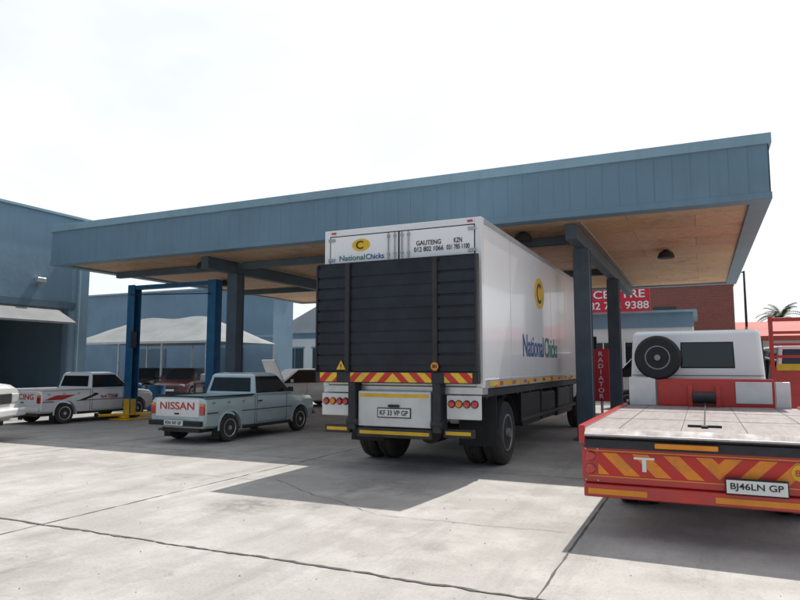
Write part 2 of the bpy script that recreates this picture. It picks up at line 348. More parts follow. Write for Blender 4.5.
def car(name,loc,rz,s,paint,hood_up=False):
    g=group(name,loc,rz,s)
    cs=[well(y,sd,.31,.36,.55,1.) for y in(-1.25,1.3) for sd in(1,-1)]
    loft('body',[(-1.98,.72,.42,.82),(-1.9,.80,.30,.92),(-1.2,.83,.22,.95),(.9,.83,.22,.93),(1.3,.82,.22,.88),(1.85,.77,.25,.78),(2.0,.66,.36,.66)],paint,g,.03,cs)
    cabin(g,.90,1.43,-1.85,1.15,.77,-1.35,.35,.60,paint,(.45,))
    box('underbody',-.6,.6,-1.8,1.8,.2,.36,'dark',g)
    for y in(-1.25,1.3):
        for sd in(1,-1): wheel('wheel',g,sd*.73,y,.31,.19,sd,'alu',.64,.03,5)
    for sd in(1,-1):
        x=sd*.832
        boxes('door_seams',[(x-.003,x+.003,y-.003,y+.003,.3,.93) for y in(-.75,.1,.95)],'ink',g)
        box('head_lamp',min(sd*.45,sd*.70),max(sd*.45,sd*.70),1.86,1.955,.60,.74,'clens',g,.03)
        box('tail_lamp',min(sd*.6,sd*.79),max(sd*.6,sd*.79),-1.97,-1.88,.62,.86,'redlens',g,.03)
        box('mirror',min(sd*.82,sd*.97),max(sd*.82,sd*.97),.72,.8,.95,1.07,paint,g,.03)
    box('grille',-.42,.42,1.90,2.0,.50,.60,'black',g,.015); box('lower_grille',-.5,.5,1.90,2.02,.30,.42,'black',g,.015)
    box('number_plate',-.25,.25,2.02,2.035,.42,.52,'plate',g)
    if hood_up:
        obj('raised_bonnet',[(-.68,.98,.95),(.68,.98,.95),(.62,1.35,1.78),(-.62,1.35,1.78),(-.68,.96,.98),(.68,.96,.98),(.62,1.32,1.81),(-.62,1.32,1.81)],[(0,1,2,3),(7,6,5,4),(0,1,5,4),(1,2,6,5),(2,3,7,6),(3,0,4,7)],paint,g,False,.01)
    return g
# ------------------------------------------------------------ ground
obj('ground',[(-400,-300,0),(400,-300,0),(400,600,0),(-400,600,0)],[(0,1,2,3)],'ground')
def wobble(pts,w,jit=.02,step=.12,z=.004):
    V=[];F=[]
    for (a,b) in zip(pts[:-1],pts[1:]):
        a=Vector((a[0],a[1],0)); b=Vector((b[0],b[1],0)); d=b-a; n=Vector((-d.y,d.x,0)).normalized(); k=max(2,int(d.length/step)); off=0
        base=len(V)
        for i in range(k+1):
            t=i/k; off=off*.85+random.uniform(-jit,jit); c=a+d*t+n*off; ww=w*random.uniform(.3,1.4)/2
            V+=[(c+n*ww)+Vector((0,0,z)),(c-n*ww)+Vector((0,0,z))]
            if i: j=base+2*i; F.append((j-2,j-1,j+1,j))
    return V,F
js=group('pavement_joints')
for i,x in enumerate((-1.1,-6.1,-11.1,-16.1,3.9)):
    v,f=wobble([(x,-6),(x,26)],.018,.004); obj('joint_%d'%i,v,f,'joint',js)
for i,y in enumerate((4.6,9.6,14.6,-.4)):
    v,f=wobble([(-19,y),(6,y)],.035 if y==4.6 else .014,.014 if y==4.6 else .004,.07,.0055); obj('joint_cross_%d'%i,v,f,'joint',js)
v,f=wobble([(-7.2,7.5),(-5.5,7.7),(-3.2,6.4),(-1.2,6.5)],.007,.03,.1,.0045); obj('crack',v,f,'joint',js)
V=[];F=[]
for i in range(320):
    x=random.uniform(-14,3);y=random.uniform(2.5,12); s=random.uniform(.003,.010); n=len(V)
    V+=[(x+s,y,.001),(x,y+s*.8,.001),(x-s,y-s*.2,.001),(x,y-s,.001),(x,y,s*1.1+.002)]; F+=[(n,n+1,n+4),(n+1,n+2,n+4),(n+2,n+3,n+4),(n+3,n,n+4)]
obj('gravel',V,F,'grey')
# ------------------------------------------------------------ canopy
CX0,CX1,CY0,CY1=-16.75,1.18,12.5,25.4; ZS,ZT=4.47,5.57
cp=group('forecourt_canopy')
def corr(name,a,b,z0,z1,nrm,p,per=.30,dep=.004):
    a=Vector((*a,0));b=Vector((*b,0)); d=b-a; L=d.length; d.normalize(); n=Vector((*nrm,0)); V=[];F=[]; pts=[]
    k=int(L/per); per=L/k
    for i in range(k):
        s=i*per; j=random.uniform(0,.004); pts+=[(s,j),(s+per*.95,j),(s+per*.96,j-dep),(s+per*.99,j-dep)]
    pts.append((L,0))
    for s,o in pts:
        q=a+d*s+n*(.015+o); V+=[(q.x,q.y,z0),(q.x,q.y,z1)]
    for i in range(len(pts)-1): F.append((2*i,2*i+2,2*i+3,2*i+1))
    return obj(name,V,F,'fascia',p)
box('roof_core',CX0,CX1,CY0,CY1,ZS+.02,ZT-.03,'fascia',cp)
corr('fascia_cladding',(CX0,CY0),(CX1,CY0),ZS+.06,ZT-.16,(0,-1),cp)
corr('fascia_cladding',(CX1,CY0),(CX1,CY1),ZS+.06,ZT-.16,(1,0),cp)
corr('fascia_cladding',(CX0,CY0),(CX0,CY1),ZS+.06,ZT-.16,(-1,0),cp)
e=.06
boxes('top_trim',[(CX0-e,CX1+e,CY0-e,CY0+.1,ZT-.19,ZT),(CX0-e,CX1+e,CY1-.1,CY1+e,ZT-.19,ZT),(CX0-e,CX0+.1,CY0+.1,CY1-.1,ZT-.19,ZT),(CX1-.1,CX1+e,CY0+.1,CY1-.1,ZT-.19,ZT)],'trim',cp,.01)
w=.30
boxes('bottom_rim',[(CX0-.03,CX1+.03,CY0-.03,CY0+w,ZS-.05,ZS+.07),(CX0-.03,CX1+.03,CY1-w,CY1+.03,ZS-.05,ZS+.07),(CX0-.03,CX0+w,CY0+w,CY1-w,ZS-.05,ZS+.07),(CX1-w,CX1+.03,CY0+w,CY1-w,ZS-.05,ZS+.07)],'fascia',cp,.008)
box('plywood_soffit',CX0+w,CX1-w,CY0+w,CY1-w,ZS-.0,ZS+.015,'ply',cp)
cols=[(-2.31,14.6),(-2.31,20.2),(-11.85,14.6),(-11.85,20.2)]
ZB_=ZS-.32
for i,(x,y) in enumerate(cols):
    boxes('column_%d'%i,[(x-.17,x+.17,y-.17,y-.145,0,ZB_),(x-.17,x+.17,y+.145,y+.17,0,ZB_),(x-.045,x+.045,y-.145,y+.145,0,ZB_),(x-.25,x+.25,y-.25,y+.25,0.005,.03)],'column',cp,.006)
    box('column_casing_%d'%i,x-.15,x+.15,y-.14,y+.14,.03,ZB_-.01,'column',cp,.01)
boxes('main_beams',[(x-.12,x+.12,CY0+w+.5,CY1-w,ZB_,ZS-.003) for x in(-2.31,-11.85)],'column',cp,.01)
boxes('cross_beams',[(CX0+w,-11.97,y-.09,y+.09,ZS-.18,ZS-.004) for y in(14.6,20.2)]+[(-11.73,-2.43,y-.09,y+.09,ZS-.18,ZS-.004) for y in(14.6,20.2)],'column',cp,.01)
for x,y in((-3.4,13.7),(-12.4,13.9),(-7.5,17),(-.7,17.4),(-14.6,17.4)):
    lathe('canopy_lamp',[(0,.05),(.06,.16),(.16,.2),(.2,.2),(.205,.01)],(x,y,ZS-.005),(0,0,-1),'dark',cp,20)
boxes('conduit',[(-2.1,-2.07,13.2,24.9,ZS-.03,ZS-.002),(-11.6,-11.57,13.2,24.9,ZS-.03,ZS-.002)],'grey',cp)
# ------------------------------------------------------------ garage building (left)
gb=group('workshop_building')
H=6.5; YE=15.65
boxes('walls',[(-19.25,-19,-14,5.2,0,H),(-19.25,-19,5.2,14.9,3.65,H),(-19.25,-19,14.9,YE,0,H),(-30,-19.25,YE-.25,YE,0,H),(-30,-19.25,-14,-13.75,0,H),(-30.25,-30,-14,YE,0,H)],'bluewall',gb)
box('roof',-30,-19.25,-13.75,YE-.25,H-.35,H-.2,'roofflat',gb)
boxes('parapet_coping',[(-19.32,-18.93,-14.05,YE+.08,H,H+.09)],'trim',gb,.01)
boxes('lintel',[(-19.03,-18.95,5.0,15.1,3.45,3.66)],'bluedark',gb)
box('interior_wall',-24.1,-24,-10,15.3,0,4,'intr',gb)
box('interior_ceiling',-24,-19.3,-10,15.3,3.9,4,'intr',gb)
box('roller_door_box',-19.6,-19.26,5.2,14.9,3.2,3.64,'grey',gb,.03)
prism('awning',[(-19.0,3.4),(-18.1,2.95),(-18.1,2.89),(-19.0,3.32)],'y',9.5,14.5,'net',gb)
boxes('door_jambs',[(-19.02,-18.96,10.1,10.35,0,3.45)],'bluedark',gb)
boxes('shelving',[(-23.9,-23.3,6+i*1.6,7.4+i*1.6,z,z+.05) for i in range(5) for z in(.5,1.1,1.7,2.3)]+[(-23.9,-23.4,6.1+i*1.6,6.1+i*1.6+random.uniform(.4,1.1),z,z+random.uniform(.2,.45)) for i in range(5) for z in(.55,1.15,1.75)],'grey',gb)
cyl('downpipe',(-18.93,15.2,0),(-18.93,15.2,6.1),.05,'trim',gb)
box('wall_light',-18.99,-18.8,13.6,13.9,4.2,4.35,'alu',gb,.02)
rb=group('blue_annex_building')
box('walls',-44,-22.4,31,33,0,6.2,'bluewall',rb)
box('coping',-44.05,-22.3,30.9,33.1,6.2,6.3,'trim',rb)
boxes('doors',[(-33,-30.5,30.95,31,0,2.6),(-27,-24.5,30.95,31,0,2.6)],'bluedark',rb)
boxes('band',[(-44,-22.38,30.96,31,3.2,3.35)],'trim',rb)
sn=group('shade_net_carport')
def net(x0,x1,y0,y1,ze,zr):
    nx,ny=24,14; V=[];F=[]
    for j in range(ny+1):
        for i in range(nx+1):
            u=i/nx; vv=j/ny; hx=min(u,1-u)/.22; hy=min(vv,1-vv)/.5; h=min(1,hx,hy); sag=-.10*math.sin(math.pi*u*3)**2*math.sin(math.pi*vv)
            V.append((x0+(x1-x0)*u,y0+(y1-y0)*vv,ze+(zr-ze)*h+sag))
    for j in range(ny):
        for i in range(nx):
            a=j*(nx+1)+i; F.append((a,a+1,a+nx+2,a+nx+1))
    return obj('net_roof',V,F,'net',sn,True)
net(-29.5,-20.4,23.2,28.5,2.7,4.1)
for x in(-29.4,-26,-23.2,-20.5):
    for y in(23.3,28.4): cyl('post',(x,y,0),(x,y,2.72),.05,'steel',sn)
boxes('eave_rail',[(-29.5,-20.4,23.19,23.25,2.62,2.72)],'steel',sn)
wh=group('white_gable_house')
box('walls',-28.5,-20,40,47,0,3.9,'cream',wh)
prism('gable_roof',[(-28.9,3.9),(-19.6,3.9),(-24.2,6.1)],'y',39.6,47.4,'grey',wh)
boxes('windows',[(-27.6,-26.2,39.96,40,1.3,2.8),(-25.4,-24.0,39.96,40,1.3,2.8)],'glass',wh)
boxes('window_trims',[(-27.7,-26.1,39.93,39.96,2.8,2.9),(-25.5,-23.9,39.93,39.96,2.8,2.9),(-26.93,-26.87,39.93,39.96,1.3,2.8)],'bluewall',wh)
boxes('blue_band',[(-28.51,-19.99,39.95,40,0,.9),(-28.51,-19.99,39.95,40,3.5,3.9)],'bluewall',wh)
wh2=group('white_shop_building')
box('walls',-15,-5.2,34,40,0,4.6,'cream',wh2)
boxes('fascia_band',[(-15.1,-5.1,33.85,34,3.7,4.6)],'bluewall',wh2)
boxes('shop_windows',[(-14.3+i*3,-12.2+i*3,33.95,34,.9,2.7) for i in range(3)],'glass',wh2)
sp=group('service_shop_building')
box('walls',-5.0,-.3,31,38,0,3.9,'cream',sp)
boxes('blue_fascia',[(-5.05,-.25,30.9,31,3.25,3.9)],'bluewall',sp)
boxes('roof_edge',[(-5.2,-.1,30.7,38.1,3.9,4.0)],'trim',sp)
boxes('windows',[(-4.6+i*1.5,-3.5+i*1.5,30.95,31,1.2,2.6) for i in range(3)],'glass',sp)
boxes('window_frames',[(-4.65+i*1.5,-4.6+i*1.5,30.92,31,1.15,2.65) for i in range(3)]+[(-3.5+i*1.5,-3.45+i*1.5,30.92,31,1.15,2.65) for i in range(3)]+[(-4.07+i*1.5,-4.03+i*1.5,30.92,30.95,1.2,2.6) for i in range(3)],'white',sp)
boxes('plinth',[(-5.01,-.29,30.94,31,0,.8)],'bluewall',sp)
sg=group('red_roof_sign')
box('board',-5.2,-1.95,30.4,30.5,3.98,5.1,'signred',sg,.01)
text('lettering','CENTRE',(-3.25,30.39,4.76),2.2,.36,'-y','white',sg)
text('lettering','082 793 9388',(-3.40,30.39,4.25),2.8,.34,'-y','white',sg)
boxes('supports',[(-4.9,-4.8,30.5,30.6,3.9,4.9),(-2.5,-2.4,30.5,30.6,3.9,4.9)],'steel',sg)
bb=group('red_brick_building')
box('walls',-3.2,1.75,40,48,0,6.1,'brick',bb)
box('coping',-3.3,1.85,39.9,48.1,6.1,6.25,'cream',bb)
boxes('windows',[(-2.4,-1.2,39.96,40,3.6,4.9)],'glass',bb)
lr=group('low_red_roof_building')
box('walls',2.2,9,43,50,0,3.0,'cream',lr)
prism('roof',[(42.4,3.0),(42.4,3.25),(46.5,4.3),(50.6,3.25),(50.6,3.0)],'x',1.9,9.3,'roofr',lr)
boxes('windows',[(3,4.2,42.96,43,1,2.2),(5.5,6.7,42.96,43,1,2.2)],'glass',lr)
bw=group('boundary_wall'); box('wall',-70,70,55,55.25,0,2.0,'brick',bw); box('coping',-70,70,54.95,55.3,2.0,2.08,'cream',bw)
V=[];F=[]
for i in range(5200):
    cx=random.uniform(-90,90); k=math.floor(cx/6); rnd=random.Random(k); h=rnd.uniform(2.6,4.6); x0=(k+.5)*6
    x=x0+random.gauss(0,2.2); z=random.uniform(.6,1)*h*max(.3,1-((x-x0)/5)**2); y=62+random.gauss(0,1.6); s=random.uniform(.15,.4)
    a=Vector([random.gauss(0,1) for _ in range(3)]).normalized(); b=a.orthogonal().normalized(); c=a.cross(b); n=len(V); q=Vector((x,y,z))
    V+=[q+b*s,q+c*s*.7,q-b*s,q-c*s*.7]; F.append((n,n+1,n+2,n+3))
obj('distant_trees',V,F,'leaf')
def palm(loc,h):
    g=group('palm_tree',loc)
    cyl('trunk',(0,0,0),(.2,0,h),.22,'bark',g,14,.13)
    V=[];F=[]
    for i in range(34):
        az=random.uniform(0,6.28); el=random.uniform(-.3,1.2); L=random.uniform(1.7,2.4); p=Vector((.2,0,h)); d=Vector((math.cos(az)*math.cos(el),math.sin(az)*math.cos(el),math.sin(el))); side=Vector((-math.sin(az),math.cos(az),0))
        for k in range(14):
            q=p+d*(L/14); d=(d+Vector((0,0,-.11))).normalized()
            ll=.45*math.sin(math.pi*(k+1.5)/16)
            for sgn in(1,-1):
                n=len(V); t=q+side*sgn*ll+d*.12+Vector((0,0,-.1)); V+=[p,q,t]; F.append((n,n+1,n+2))
            n=len(V); V+=[p+side*.03,p-side*.03,q-side*.03,q+side*.03]; F.append((n,n+1,n+2,n+3)); p=q
    obj('fronds',V,F,'leaf',g)
palm((6.6,69,0),5.9)
lp=group('light_pole',(2.6,45.2,0)); cyl('pole',(0,0,0),(0,0,7.4),.09,'dark',lp,12,.06); cyl('arm',(0,0,7.3),(-.9,0,7.6),.04,'dark',lp); box('lamp_head',-1.35,-.85,-.1,.1,7.54,7.66,'alu',lp,.03)
# ------------------------------------------------------------ car hoist
ho=group('two_post_car_lift')
for x,sg_ in((-15.5,1),(-12.42,-1)):
    y=14.4
    boxes('post',[(x-.14,x+.14,y-.14,y-.12,0.03,4.0),(x-.14,x+.14,y+.12,y+.14,.03,4.0),(x-.14 if sg_>0 else x+.11,x-.11 if sg_>0 else x+.14,y-.12,y+.12,.03,4.0)],'liftblue',ho,.005)
    box('base_plate',x-.3,x+.45 if sg_>0 else x+.3,y-.5,y+.4,.005,.04,'yellow',ho)
    boxes('gussets',[(x-.13,x+.13,y-.32,y-.14,.04,.12)],'yellow',ho,.02)
    box('carriage',x-.11,x+.11,y-.155,y+.11,.12,.6,'yellow',ho,.01)
    for dy in(-1,1):
        cyl('arm',(x+sg_*.1,y+dy*.1,.16),(x+sg_*.9-(1.3 if sg_>0 and dy<0 else 0),y+dy*.85,.14),.045,'yellow',ho)
        cyl('pad',(x+sg_*.9-(1.3 if sg_>0 and dy<0 else 0),y+dy*.85,.10),(x+sg_*.9-(1.3 if sg_>0 and dy<0 else 0),y+dy*.85,.22),.06,'black',ho)
box('overhead_beam',-15.5,-12.42,14.3,14.5,3.86,3.98,'liftblue',ho,.01)
box('motor',-15.4,-15.2,14.2,14.26,2.1,2.6,'dark',ho,.03)
cyl('hose',(-15.5,14.22,3.7),(-12.42,14.22,3.6),.014,'black',ho,8)
# ------------------------------------------------------------ box truck
bt=group('box_truck')
X0,X1,Y0,Y1=-5.50,-2.86,9.02,16.95; ZB,ZTT=1.29,3.76
XC=(X0+X1)/2
box('cargo_box',X0,X1,Y0,Y1,ZB,ZTT,'boxwhite',bt,.02)
boxes('corner_frames',[(X0-.012,X0+.09,Y0-.014,Y0+.1,ZB-.02,ZTT+.012),(X1-.09,X1+.012,Y0-.014,Y0+.1,ZB-.02,ZTT+.012),(X0+.09,X1-.09,Y0-.014,Y0+.1,ZTT-.09,ZTT+.012)],'white',bt,.008)
boxes('top_rail',[(X1-.03,X1+.014,Y0+.1,Y1,ZTT-.07,ZTT+.012),(X0-.014,X0+.03,Y0+.1,Y1,ZTT-.07,ZTT+.012)],'alu',bt,.006)
boxes('bottom_rail',[(X1-.03,X1+.018,Y0+.1,Y1,ZB-.03,ZB+.10),(X0-.018,X0+.03,Y0+.1,Y1,ZB-.03,ZB+.10)],'alu',bt,.006)
boxes('side_seams',[(X1-.002,X1+.003,y-.006,y+.006,ZB+.1,ZTT-.07) for y in(10.6,12.2,13.8,15.4)],'alu',bt)
for z in(ZB+.14,ZTT-.11):
    boxes('rivets',[(X1-.001,X1+.005,Y0+.2+i*.16,Y0+.212+i*.16,z-.006,z+.006) for i in range(48)],'alu',bt)
boxes('reflective_tape',[(X1+.018,X1+.021,Y0+.3+i*.75,Y0+.8+i*.75,ZB+.0,ZB+.06) for i in range(10)],'yellow',bt)
boxes('tape_red',[(X1+.018,X1+.021,Y0+.82+i*.75,Y0+1.0+i*.75,ZB+.0,ZB+.06) for i in range(9)],'red',bt)
boxes('side_marker_lamps',[(X1+.018,X1+.04,y,y+.08,ZB-.02,ZB+.02) for y in(9.6,11.6,13.6,15.6)],'amber',bt,.005)
yd=Y0-.022
boxes('rear_doors',[(X0+.10,XC-.012,yd,Y0+.01,ZB+.05,ZTT-.10),(XC+.012,X1-.10,yd,Y0+.01,ZB+.05,ZTT-.10)],'boxwhite',bt,.012)
boxes('door_seals',[(X0+.088,X0+.10,yd+.004,Y0,ZB+.05,ZTT-.09),(X1-.10,X1-.088,yd+.004,Y0,ZB+.05,ZTT-.09),(X0+.1,X1-.1,yd+.004,Y0,ZTT-.10,ZTT-.088),(XC-.012,XC+.012,yd+.006,Y0,ZB+.05,ZTT-.1)],'black',bt)
for x in(XC-.17,XC-.06,XC+.06,XC+.17):
    cyl('lock_rod',(x,yd-.02,ZB+.1),(x,yd-.02,ZTT-.11),.011,'steel',bt,10)
boxes('rod_brackets',[(x-.022,x+.022,yd-.028,yd,z,z+.035) for z in(3.3,3.58) for x in(XC-.17,XC-.06,XC+.06,XC+.17)],'steel',bt)
boxes('hinges',[(xx-.06,xx+.06,yd-.02,yd+.002,z,z+.05) for xx in(X0+.13,X1-.13) for z in(3.26,3.58)],'steel',bt,.005)
boxes('top_marker_lamps',[(x,x+.08,Y0-.03,Y0-.014,ZTT-.055,ZTT-.025) for x in(X0+.12,X1-.2)],'redlens',bt)
lathe('logo_oval',[(0,.16),(.004,.16),(.005,.02)],(0,0,0),(0,-1,0),'yellow',bt,32).matrix_basis=Matrix.Translation((X0+.66,yd-.002,3.50))@Matrix.Diagonal((1,1,.62,1))
text('logo_mark','C',(X0+.64,yd-.01,3.5),.13,.13,'-y','ink',bt)
text('company_name','National',(X0+.50,yd-.004,3.305),.46,.085,'-y','green',bt)
text('company_name','Chicks',(X0+.91,yd-.004,3.305),.32,.085,'-y','blue',bt)
text('contact_text','GAUTENG\n012 802 1066',(XC+.50,yd-.004,3.40),.48,.17,'-y','ink',bt)
text('contact_text','KZN\n031 785 1100',(XC+.97,yd-.004,3.40),.36,.17,'-y','ink',bt)
lathe('side_logo_oval',[(0,.42),(.003,.42),(.004,.02)],(0,0,0),(1,0,0),'yellow',bt,40).matrix_basis=Matrix.Translation((X1+.001,12.75,3.0))@Matrix.Diagonal((1,1,.72,1))
text('side_logo_mark','C',(X1+.007,12.7,3.0),.36,.40,'+x','ink',bt)
text('side_name','National',(X1+.004,12.2,1.95),1.65,.40,'+x','blue',bt)
text('side_name','Chicks',(X1+.004,13.75,1.95),1.25,.40,'+x','green',bt)
# tail lift
TY=8.82
box('tail_lift_platform',X0-.03,X1+.0,TY,TY+.10,1.50,3.18,'lift',bt,.012)
ribs=[]
for xa,xb,dz in((X0+.0,X0+.50,.035),(X1-.60,X1-.03,.035)):
    for i in range(9):
        z=1.60+i*.172; ribs.append((xa,xb,TY-.03,TY,z,z+.172-dz))
for i in range(9):
    z=1.60+i*.172; ribs.append((X0+.58,X1-.68,TY-.012,TY,z,z+.150))
boxes('platform_ribs',ribs,'lift',bt,.01)
boxes('platform_frame',[(X0-.03,X0+.0,TY-.045,TY,1.5,3.18),(X1-.03,X1,TY-.045,TY,1.5,3.18),(X0+.50,X0+.58,TY-.055,TY,1.5,3.18),(X1-.68,X1-.60,TY-.055,TY,1.5,3.18)],'dark',bt,.008)
boxes('platform_top_edge',[(X0-.03,X1,TY+.0,TY+.1,3.18,3.20)],'dark',bt,.006)
box('platform_lower_lip',X0-.03,X1,TY-.03,TY+.12,1.33,1.50,'dark',bt,.015)
boxes('chevron_boards',[(X0+.06,X0+.36,TY-.036,TY-.03,1.345,1.485),(X0+.60,X1-.70,TY-.036,TY-.03,1.345,1.485),(X1-.50,X1-.08,TY-.036,TY-.03,1.345,1.485)],'chev',bt)
prism('warning_triangle',[(X0+.37,1.53),(X0+.53,1.53),(X0+.45,1.67)],'y',TY-.064,TY-.056,'yellow',bt)
text('warning_mark','!',(X0+.45,TY-.068,1.58),.018,.07,'-y','ink',bt)
lathe('speed_disc',[(0,.06),(.004,.06)],(X1-.64,TY-.056,1.58),(0,-1,0),'orange',bt,20)
text('speed_text','80',(X1-.64,TY-.062,1.58),.07,.055,'-y','ink',bt)
# lower rear
boxes('rear_cross_sill',[(X0,X1,Y0-.02,Y0+.25,1.17,1.285)],'alu',bt,.01)
boxes('lamp_panels',[(X0+.02,X0+.52,8.92,8.97,.82,1.165),(X1-.52,X1,8.92,8.97,.82,1.165)],'rearp',bt,.012)
box('centre_panel',X0+.70,X1-.74,8.86,8.93,.68,1.21,'rearp',bt,.015)
for xs in((X0+.10,X0+.22,X0+.34,X0+.45),(X1-.44,X1-.33,X1-.21,X1-.09)):
    for k,x in enumerate(xs):
        lathe('rear_lamp',[(0,.048),(.02,.048),(.03,.04),(.032,.004)],(x,8.92,1.04),(0,-1,0),'amber' if k==1 else 'redlens',bt,20)
        lathe('lamp_bezel',[(0,.057),(.012,.057),(.013,.048)],(x,8.92,1.04),(0,-1,0),'black',bt,20)
boxes('lift_arms',[(X0+.55,X0+.68,8.80,9.1,.62,1.40),(X1-.70,X1-.57,8.80,9.1,.62,1.40)],'dark',bt,.02)
for x in(X0+.615,X1-.635): cyl('lift_ram',(x,8.86,.72),(x,10.0,.95),.045,'steel',bt); cyl('lift_pivot',(x-.09,8.84,.74),(x+.09,8.84,.74),.05,'dark',bt)
boxes('underrun_bar',[(X0+.1,X0+.54,8.88,8.98,.56,.68),(X0+.70,X1-.72,8.84,8.94,.52,.66),(X1-.56,X1-.1,8.88,8.98,.56,.68)],'dark',bt,.012)
boxes('underrun_reflectors',[(X0+.14,X0+.50,8.874,8.88,.60,.65),(X0+.74,X1-.76,8.834,8.84,.57,.62),(X1-.52,X1-.14,8.874,8.88,.60,.65),(X0+.74,X1-.78,8.854,8.86,1.12,1.17)],'yellow',bt)
box('number_plate',XC-.27,XC+.25,8.845,8.858,.83,.95,'plate',bt)
text('plate_lettering','KF 33 VP GP',(XC-.01,8.842,.89),.46,.075,'-y','ink',bt)
box('plate_frame',XC-.285,XC+.265,8.85,8.86,.815,.965,'black',bt)
box('plate_lamp',XC-.1,XC+.08,8.82,8.86,.975,1.01,'black',bt,.008)
# chassis
boxes('chassis_rails',[(XC-.42,XC-.34,9.1,19,.78,1.05),(XC+.34,XC+.42,9.1,19,.78,1.05)]+[(XC-1.2,XC+1.25,9.4+i*.9,9.5+i*.9,1.10,1.29) for i in range(9)]+[(XC-.34,XC+.34,9.9+i*1.3,10+i*1.3,.8,1.0) for i in range(7)],'dark',bt)
boxes('longitudinal_bearers',[(X1-.20,X1-.04,9.1,Y1,1.13,1.285),(X0+.04,X0+.20,9.1,Y1,1.13,1.285)],'dark',bt)
for sd,x in((1,X1-.19),(-1,X0+.24)):
    wheel('rear_wheel',bt,x,10.45,.51,.29,sd,'rim',.56,.10,6)
    wheel('inner_wheel',bt,x-sd*.33,10.45,.51,.27,sd,'rim',.56,.02,6)
    wheel('front_wheel',bt,x,17.55,.51,.29,sd,'rim',.56,.03,6)
    a,b=sorted((x-sd*.45,x+sd*.16))
    prism('mud_flap_rear',[(9.78,.35),(9.81,.35),(9.81,1.15),(9.78,1.15)],'x',a,b,'black',bt)
    V=[];F=[]
    for i in range(13):
        t=R(10+i*160/12); V+=[(a,10.45+.60*math.cos(t),.51+.60*math.sin(t)),(b,10.45+.60*math.cos(t),.51+.60*math.sin(t))]
        if i: F.append((2*i-2,2*i-1,2*i+1,2*i))
    obj('mudguard',V,F,'black',bt,True)
boxes('leaf_springs',[(XC+sx*.75-.04,XC+sx*.75+.04,9.8,11.1,.62,.74) for sx in(-1,1)],'dark',bt,.02)
cyl('rear_axle',(X0+.3,10.45,.51),(X1-.3,10.45,.51),.11,'dark',bt); cyl('differential',(XC,10.25,.51),(XC,10.7,.51),.22,'dark',bt,20)
cyl('front_axle',(X0+.3,17.55,.51),(X1-.3,17.55,.51),.08,'dark',bt)
box('fuel_tank',X1-.62,X1-.08,13.2,14.5,.50,1.08,'dark',bt,.08)
box('tool_box',X1-.62,X1-.06,11.5,12.9,.52,1.10,'black',bt,.02)
box('air_tank_box',X1-.6,X1-.1,14.8,16.6,.48,1.10,'dark',bt,.03)
box('spare_carrier',X0+.1,X0+.6,11.6,14.6,.5,1.08,'dark',bt,.03)
boxes('side_guard',[(X1-.05,X1-.02,11.3,16.6,.62,.68)]+[(X1-.07,X1-.05,y,y+.06,.6,1.2) for y in(11.4,13,14.6,16.4)],'dark',bt,.005)
obj('cab_shell',[(X0+.1,17.1,.75),(X1-.1,17.1,.75),(X1-.1,19.15,.55),(X0+.1,19.15,.55),(X0+.15,17.15,3.0),(X1-.15,17.15,3.0),(X1-.18,18.9,2.95),(X0+.18,18.9,2.95)],[(0,1,2,3),(7,6,5,4)]+[(i,(i+1)%4,4+(i+1)%4,4+i) for i in range(4)],'white',bt,False,.07,3)
pane('cab_side_window',[(X1-.115,17.6,1.75),(X1-.115,19.0,1.75),(X1-.16,18.85,2.75),(X1-.14,17.6,2.75)],'glass',bt,.08,.03)
pane('cab_windscreen',[(X1-.15,19.06,1.7),(X0+.15,19.06,1.7),(X0+.2,18.92,2.8),(X1-.2,18.92,2.8)],'glass',bt,.08,.03)
box('cab_mirror',X1+.02,X1+.2,18.9,19.0,1.9,2.4,'black',bt,.03)
box('exhaust_stack',X1-.5,X1-.3,16.97,17.08,1.0,2.8,'dark',bt,.02)
# ------------------------------------------------------------ flatbed tow truck
fb=group('flatbed_tow_truck')
FX0,FX1,FY0,FY1=-1.10,1.22,6.42,10.5
prism('deck',[(FY0,.955),(FY0+.10,1.0),(FY1,1.0),(FY1,.93),(FY0+.1,.90)],'x',FX0+.06,FX1-.06,'deck',fb)
boxes('side_rails',[(FX0,FX0+.06,FY0+.04,FY1,.86,1.03),(FX1-.06,FX1,FY0+.04,FY1,.86,1.03)],'red',fb,.008)
boxes('deck_seams',[(FX0+.36+i*.54,FX0+.366+i*.54,FY0+.15,FY1,1.0,1.003) for i in range(4)]+[(FX0+.07,FX1-.07,y,y+.006,1.0,1.0025) for y in(7.8,9.1)],'dark',fb)
boxes('deck_rear_edge',[(FX0+.06,FX1-.06,FY0-.012,FY0,.935,.955)],'steel',fb,.004)
boxes('rear_header',[(FX0+.06,FX1-.06,FY0+.03,FY0+.12,.82,.90)],'dark',fb)
box('orange_latch_bar',-.42,.10,FY0-.02,FY0+.03,.845,.89,'orange',fb,.01)
boxes('rear_beam',[(FX0+.02,FX1-.02,6.50,6.62,.49,.83)],'red',fb,.012)
boxes('chevron_board',[(-.93,1.04,6.492,6.50,.575,.775)],'chev2',fb)
boxes('board_border',[(-1.02,1.18,6.494,6.50,.788,.798),(-1.02,1.18,6.494,6.50,.552,.562)],'amber',fb)
boxes('bolts',[(x,x+.014,6.488,6.494,z,z+.014) for x in(-1.05,-.94,1.05,1.17) for z in(.51,.80)],'steel',fb)
text('board_mark','T',(-.52,6.488,.685),.18,.13,'-y','white',fb)
boxes('lower_bumper',[(FX0+.04,FX1-.04,6.44,6.60,.37,.488)],'red',fb,.012)
boxes('bumper_reflectors',[(-1.02,-.50,6.433,6.44,.40,.45),(.06,1.12,6.433,6.44,.40,.45)],'orange',fb)
box('plate_back',.14,.62,6.415,6.44,.49,.625,'black',fb)
